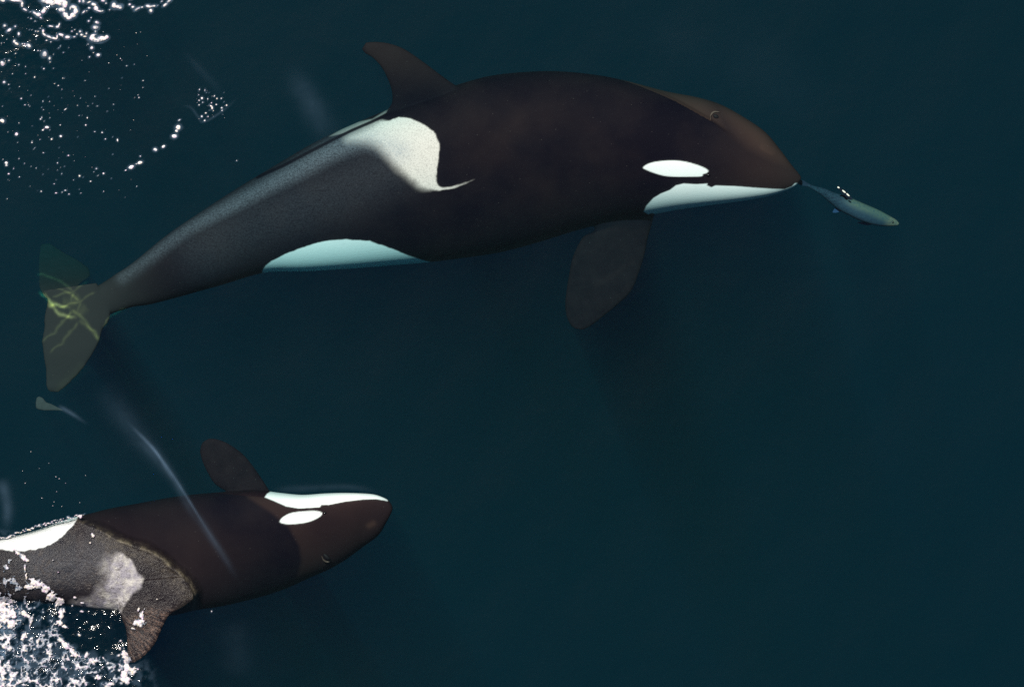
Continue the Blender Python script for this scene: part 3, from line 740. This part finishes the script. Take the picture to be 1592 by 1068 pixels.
# upper-left froth and sun glints, both built as white flecks, traced from the crop [0,0,290,100] at 5.49x
tl = T(5.49, [(20, 8, 24, 14, 0), (120, 8, 50, 12, 10), (165, 10, 35, 16, 20), (190, 40, 14, 26, 0), (215, 85, 22, 12, 20), (260, 105, 12, 7, 10), (300, 115, 28, 14, 30), (330, 125, 26, 22, 0), (370, 100, 30, 20, -40), (390, 75, 22, 16, 0),
 (350, 155, 16, 9, 30), (265, 162, 9, 8, 0), (240, 155, 5, 5, 0), (300, 185, 9, 7, 0), (380, 12, 40, 20, 10), (440, 20, 60, 34, 0), (510, 20, 60, 36, 0), (550, 40, 34, 36, 0), (530, 90, 34, 24, 20), (560, 130, 36, 24, 35), (590, 155, 28, 18, 0),
 (625, 130, 32, 26, -40), (645, 95, 26, 30, 0), (630, 65, 34, 20, 20), (600, 75, 12, 22, 0), (680, 15, 12, 14, 0), (712, 15, 16, 18, 0), (760, 22, 22, 10, -20), (762, 72, 13, 9, 0), (715, 105, 20, 10, -45), (740, 97, 10, 7, 0),
 (800, 40, 26, 18, 20), (820, 75, 26, 22, 50), (845, 98, 34, 12, 10), (875, 98, 12, 10, 0), (880, 10, 20, 12, 0), (905, 32, 10, 6, 0), (975, 50, 26, 28, 0), (1010, 58, 32, 20, 0), (1025, 70, 20, 14, 0), (935, 88, 9, 5, 0), (1108, 42, 13, 10, 0), (1135, 63, 15, 13, 0),
 (1175, 78, 28, 11, -30), (1212, 65, 15, 9, -10), (1270, 58, 26, 16, 10), (1310, 55, 26, 12, -10), (1288, 92, 18, 18, 0), (1345, 50, 6, 5, 0), (1410, 45, 26, 13, -30), (1445, 12, 24, 14, -30), (1382, 15, 12, 8, -30), (1115, 0, 16, 6, 0),
 (40, 224, 16, 15, 0), (78, 262, 24, 14, -30), (130, 230, 12, 12, 0), (160, 293, 13, 17, 0), (122, 358, 14, 18, 20), (140, 375, 26, 15, 30), (192, 378, 10, 8, 0), (210, 380, 11, 8, 0), (243, 392, 25, 16, 25), (435, 228, 24, 10, 5), (490, 232, 16, 12, 0), (505, 215, 8, 16, 20),
 (345, 245, 8, 7, 0), (305, 270, 8, 7, 0), (325, 272, 9, 7, 0), (250, 259, 6, 4, 0), (272, 259, 6, 4, 0), (368, 270, 11, 20, 0), (380, 300, 26, 12, 40), (420, 318, 36, 12, 25), (462, 330, 34, 12, 15), (488, 318, 9, 22, 0), (522, 300, 26, 14, 15), (575, 320, 26, 15, -5),
 (615, 270, 10, 7, 0), (638, 258, 7, 5, 0), (636, 318, 14, 7, 0), (657, 295, 9, 12, 0), (685, 272, 13, 12, 0), (695, 300, 15, 12, 0), (725, 315, 18, 8, 0), (738, 290, 10, 12, 0), (398, 348, 12, 8, 0), (434, 362, 8, 6, 0), (758, 183, 11, 10, 0), (778, 155, 7, 6, 0),
 (828, 196, 22, 14, 10), (812, 237, 28, 19, 0), (815, 272, 9, 12, 0), (790, 310, 30, 14, -30), (790, 335, 36, 24, 10), (830, 345, 46, 20, 0), (870, 330, 44, 22, -5), (910, 320, 20, 17, 0), (752, 380, 9, 9, 0), (782, 413, 16, 18, 0), (798, 453, 7, 6, 0), (838, 473, 17, 13, 0), (765, 490, 9, 9, 0),
 (325, 435, 9, 6, 0), (345, 436, 6, 5, 0), (378, 464, 24, 24, 0), (424, 500, 12, 15, 0), (428, 533, 7, 7, 0), (18, 540, 20, 18, 0), (76, 520, 11, 10, 0), (38, 507, 7, 6, 0), (133, 460, 7, 7, 0), (500, 412, 6, 6, 0), (516, 398, 7, 7, 0), (455, 467, 5, 5, 0), (543, 452, 5, 5, 0), (588, 410, 5, 5, 0), (12, 372, 6, 6, 0), (58, 340, 8, 4, 0), (308, 340, 5, 5, 0)])
foam_glints_tl = link('foam', field_mesh('foam_glints_top', -30, -30, 285, 102, 0.5, blobs(tl + [(60, -14, 30, 12, 0), (130, -18, 60, 14, 0.2), (220, -14, 30, 8, 0)])))  # froth and sun glints together, both as white flecks
tag(foam_glints_tl, 'bright white froth and sun glints built as white flecks in the upper left corner of the dark water', 'foam', kind='stuff')

# sun glints built as white flecks, traced from the crop [0,0,400,320] at 3.3375x, plus scattered fine ones
fl = T(3.3375, [(12, 332, 12, 12, 0), (22, 428, 8, 8, 0), (45, 440, 4, 4, 0), (12, 628, 14, 11, 20), (228, 358, 5, 5, 0), (98, 338, 5, 5, 0), (257, 304, 6, 7, 0), (86, 697, 9, 9, 0), (243, 662, 12, 8, 0), (222, 676, 6, 5, 0), (315, 708, 8, 7, 0), (268, 724, 6, 5, 0), (210, 620, 5, 5, 0), (166, 741, 5, 5, 0),
 (33, 846, 8, 7, 0), (33, 859, 7, 6, 0), (45, 903, 6, 4, 0), (298, 847, 4, 4, 0), (355, 808, 5, 4, 0), (225, 794, 6, 3, 30), (412, 914, 6, 6, 0), (500, 877, 6, 5, 0), (487, 893, 4, 3, 0), (537, 901, 5, 5, 0), (508, 912, 7, 3, -30), (470, 942, 5, 4, 0), (339, 989, 7, 4, 0), (291, 1002, 7, 4, 0), (358, 1008, 5, 4, 0), (214, 994, 5, 4, 0),
 (930, 625, 9, 5, -30), (925, 662, 16, 15, 0), (918, 680, 10, 9, 0), (905, 708, 15, 12, -20), (848, 762, 11, 8, -25), (805, 777, 12, 10, 0), (727, 845, 15, 9, -20), (708, 852, 6, 4, 0), (680, 868, 18, 10, -25), (653, 884, 7, 4, -30), (728, 812, 5, 4, 0), (530, 689, 5, 5, 0), (547, 723, 4, 4, 0), (445, 650, 5, 5, 0), (453, 613, 4, 5, 0), (130, 546, 4, 4, 0), (110, 513, 4, 4, 0), (180, 402, 4, 5, 0), (1228, 834, 4, 3, 0), (492, 685, 5, 3, 30), (610, 728, 4, 9, -10), (340, 568, 9, 3, -40),
 (1048, 511, 7, 7, 0), (1035, 466, 4, 4, 0), (1032, 494, 3, 3, 0), (1033, 522, 4, 4, 0), (1033, 546, 5, 5, 0), (1052, 533, 4, 4, 0), (1095, 552, 9, 5, 30), (1101, 562, 6, 8, 0), (1097, 535, 4, 4, 0), (1122, 544, 4, 4, 0), (1126, 513, 4, 4, 0), (1148, 512, 4, 4, 0), (1176, 548, 5, 5, 0), (1151, 561, 6, 6, 0), (1152, 575, 4, 4, 0), (1107, 576, 4, 4, 0), (1067, 588, 5, 4, 0), (1048, 606, 6, 6, 0), (1062, 627, 5, 5, 0), (1080, 606, 3, 5, 0), (1063, 470, 2, 6, 0), (1112, 500, 3, 6, 30), (1078, 515, 3, 5, 0)])
rg = np.random.RandomState(11)
for k in range(260):
    a = rg.rand()*230; b_ = 40+rg.rand()*270
    if rg.rand() > 0.35+0.65*(1-a/230): continue
    r = 0.45+0.5*rg.rand()**2
    fl.append((a, b_, r*1.3, r, rg.rand()*3))
for k in range(34):
    fl.append((306+rg.rand()*46, 138+rg.rand()*48, .6, .45, rg.rand()*3))
for a, b_ in ((35, 732), (61, 728), (39, 751), (87, 741), (76, 720), (92, 744), (133, 739), (88, 764), (84, 780), (96, 787), (82, 786), (124, 781), (48, 702), (102, 751), (65, 774)):
    fl.append((a, b_, .9, .7, rg.rand()*3))
for a, b_ in ((1012, 410), (922, 328), (1151, 540), (1085, 472), (988, 418), (954, 487), (822, 829), (430, 191), (374, 951), (329, 951), (464, 666), (558, 280), (500, 190), (886, 215), (870, 312)):
    fl.append((a, b_, .7, .55, rg.rand()*3))
flecks = link('glint_flecks', field_mesh('glint_flecks', -10, 28, 400, 330, 0.4, blobs(fl), 0.004))
tag(flecks, 'scattered tiny sun glints built as white flecks on the dark water left of the large orca', 'droplets', kind='stuff')  # the droplets are sun glints built as white flecks
fl2 = [f for f in fl if f[1] > 690 and f[1] < 800]
m2 = field_mesh('foam_specks', 0, 690, 150, 800, 0.4, blobs(fl2), 0.003)
o2 = link('foam_specks', m2)
tag(o2, 'few faint specks on the water between the two orcas\' tails at left', 'specks', kind='stuff')

# lower-left white water around the small orca's tail, traced from the crop [0,780,340,1068] at 3.709x
def T6(L): return [(a/3.709, 780+b_/3.709, rx/3.709, ry/3.709, math.radians(an)) for a, b_, rx, ry, an in L]
core = blobs(T6([(25, 640, 90, 75, 0), (60, 700, 40, 40, 0), (0, 600, 60, 40, 0), (150, 650, 30, 16, 40), (180, 690, 14, 50, 15), (140, 770, 20, 45, 20), (210, 470, 60, 32, 20), (170, 490, 34, 18, 0), (260, 500, 40, 26, 40), (300, 545, 48, 34, 40), (340, 580, 32, 40, 20), (355, 640, 18, 50, 0), (345, 700, 24, 18, 0), (375, 720, 22, 14, 20),
   (145, 385, 9, 40, 0), (150, 430, 9, 30, 0), (100, 290, 34, 14, 30), (135, 320, 34, 16, 50), (160, 335, 18, 12, 20), (350, 800, 26, 18, 30), (390, 835, 44, 20, 35), (420, 870, 34, 14, 35), (455, 765, 18, 9, 60), (470, 630, 16, 8, 0), (535, 193, 13, 13, 0), (480, 583, 26, 9, 5), (430, 552, 10, 8, 0), (415, 600, 8, 6, 0), (305, 337, 8, 6, 0), (520, 237, 6, 6, 0), (335, 405, 7, 6, 0),
   (800, 700, 44, 32, -20), (820, 650, 20, 34, 10), (800, 620, 9, 14, 0), (770, 730, 20, 14, 0), (720, 880, 22, 30, 0), (735, 915, 24, 26, 0), (730, 960, 34, 40, 0), (765, 975, 32, 26, 0), (710, 1000, 28, 40, 0), (730, 1030, 30, 24, 0), (685, 885, 12, 10, 0), (565, 1015, 22, 20, 0), (530, 920, 34, 12, 50), (500, 885, 14, 18, 30), (600, 905, 26, 9, 45), (640, 1050, 24, 10, 0), (695, 800, 10, 7, 0), (690, 845, 10, 12, 0),
   (1220, 630, 7, 7, 0), (905, 561, 8, 6, 0)]) + [(a_, 839-0.29*a_+rg.rand()*5-3.5-0.0006*a_*(130-a_), 1.2+2.2*rg.rand(), .8+1.1*rg.rand(), -.3) for a_ in np.linspace(0, 132, 60)])
ringlist = T6([(300, 935, 70, 50, 0), (240, 900, 46, 42, 0), (345, 975, 52, 50, 0), (170, 1000, 56, 34, 0), (80, 1020, 70, 24, 0), (225, 985, 50, 40, 20), (400, 930, 40, 34, 0), (60, 690, 60, 60, 0), (40, 800, 70, 80, 0), (480, 930, 46, 40, 0), (560, 985, 50, 34, 0), (115, 870, 44, 40, 0)])
zone = poly([(-30, 838), (24, 846), (34, 870), (48, 905), (95, 930), (104, 960), (112, 985), (140, 1005), (186, 1012), (212, 1025), (208, 1060), (200, 1085), (-30, 1085)], 3)
def whitewater(GX, GY):
    f = core(GX, GY)
    # torn edges
    f = np.where(f > -0.9, f+1.0*(fbm(GX, GY, 8, 4, 3.3)-.5)+0.9*(fbm(GX, GY, 3.2, 2, 8.3)-.5)-0.08, f)
    zd = sstep(sdist(GX, GY, zone), -4, 22)
    # lacy bubble rings
    lace = np.full(GX.shape, -1.0)
    for (a, b_, rx, ry, an) in ringlist:
        wx = 8*(fbm(GX, GY, 18, 3, 1.)-.5); wy = 8*(fbm(GX, GY, 18, 3, 2.)-.5)
        r = np.hypot((GX-a+wx)/rx, (GY-b_+wy)/ry)
        lace = np.maximum(lace, 0.20-np.abs(r-0.85)*1.3-0.35*(fbm(GX, GY, 6, 3, 7.)))
    # ridged noise network
    r1 = 1-np.abs(2*fbm(GX, GY, 20, 4, 11.)-1)*3.2
    r2 = 1-np.abs(2*fbm(GX, GY, 9, 3, 14.)-1)*3.0
    net = 0.55*r1+0.45*r2-0.62
    dens = np.where(GY > 985, 0.18, -0.05)+0.22*sstep(70-GX, 0, 70)*sstep(GY, 840, 900)
    dark = sstep(sdist(GX, GY, [(95, 938), (150, 942), (196, 955), (200, 1015), (170, 1005), (130, 990), (105, 975)]), -10, 8)
    g = np.maximum(lace, net+dens-0.05)-0.25*(fbm(GX, GY, 4, 2, 21.)-.5)
    g = g-(1-zd)*1.2-dark*0.8
    return np.maximum(f, g*0.42)
bx0 = ms
cw = co_of(ms); wx_, wy_ = Pinv(cw)
# height of the skin below each froth point, so froth lies on the back where it is emerged
gxs = np.arange(-30, 345, 3.0); gys = np.arange(780, 1090, 3.0)
hm = np.full((len(gys), len(gxs)), -0.5)
ix = np.clip(((wx_+30)/3).round().astype(int), 0, len(gxs)-1); iy = np.clip(((wy_-780)/3).round().astype(int), 0, len(gys)-1)
okv = (wx_ > -32) & (wx_ < 345) & (wy_ > 778) & (wy_ < 1090)
np.maximum.at(hm, (iy[okv], ix[okv]), cw[okv, 2])
hm = np.maximum(hm, 0.0)
for _ in range(2):
    hm = np.maximum(hm, (np.roll(hm, 1, 0)+np.roll(hm, -1, 0)+np.roll(hm, 1, 1)+np.roll(hm, -1, 1))/4)
def skin_z(GX, GY):
    fx = np.clip((GX+30)/3, 0, len(gxs)-1.001); fy = np.clip((GY-780)/3, 0, len(gys)-1.001)
    a = fx.astype(int); b_ = fy.astype(int); u = fx-a; v = fy-b_
    return (hm[b_, a]*(1-u)+hm[b_, a+1]*u)*(1-v)+(hm[b_+1, a]*(1-u)+hm[b_+1, a+1]*u)*v+0.004
ww = link('white_water', field_mesh('white_water', -30, 800, 335, 1085, 0.5, whitewater, 0.02, skin_z, 3.0))
tag(ww, 'churned white water and lacy froth around the smaller orca\'s tail, lower left corner', 'foam', kind='stuff')
# thin bubble film fading out around the froth, part of the water's own surface
def add_film(x0, y0, x1, y1, fun, amt, lo):
    iy = np.where((gy <= (SY-y0)*S) & (gy >= (SY-y1)*S))[0]; ix = np.where((gx >= (x0-SX)*S) & (gx <= (x1-SX)*S))[0]
    sl_ = np.ix_(iy, ix)
    f = fun(PX[sl_], PY[sl_])
    sheen_film[sl_] += amt*sstep(f, lo, 0.15)*(0.4+1.2*fbm(PX[sl_], PY[sl_], 7, 3, 61.))
add_film(-40, -40, 300, 105, blobs(tl), 0.13, -0.9)
add_film(-10, 100, 400, 330, blobs(fl), 0.09, -0.9)
add_film(-40, 790, 340, 1080, whitewater, 0.16, -0.14)
attr(water.data, 'sheen_film', np.concatenate([np.clip(sheen_film, 0, .8).ravel(), pad]))
for o in (foam_glints_tl, flecks, o2, ww): o.data.update()
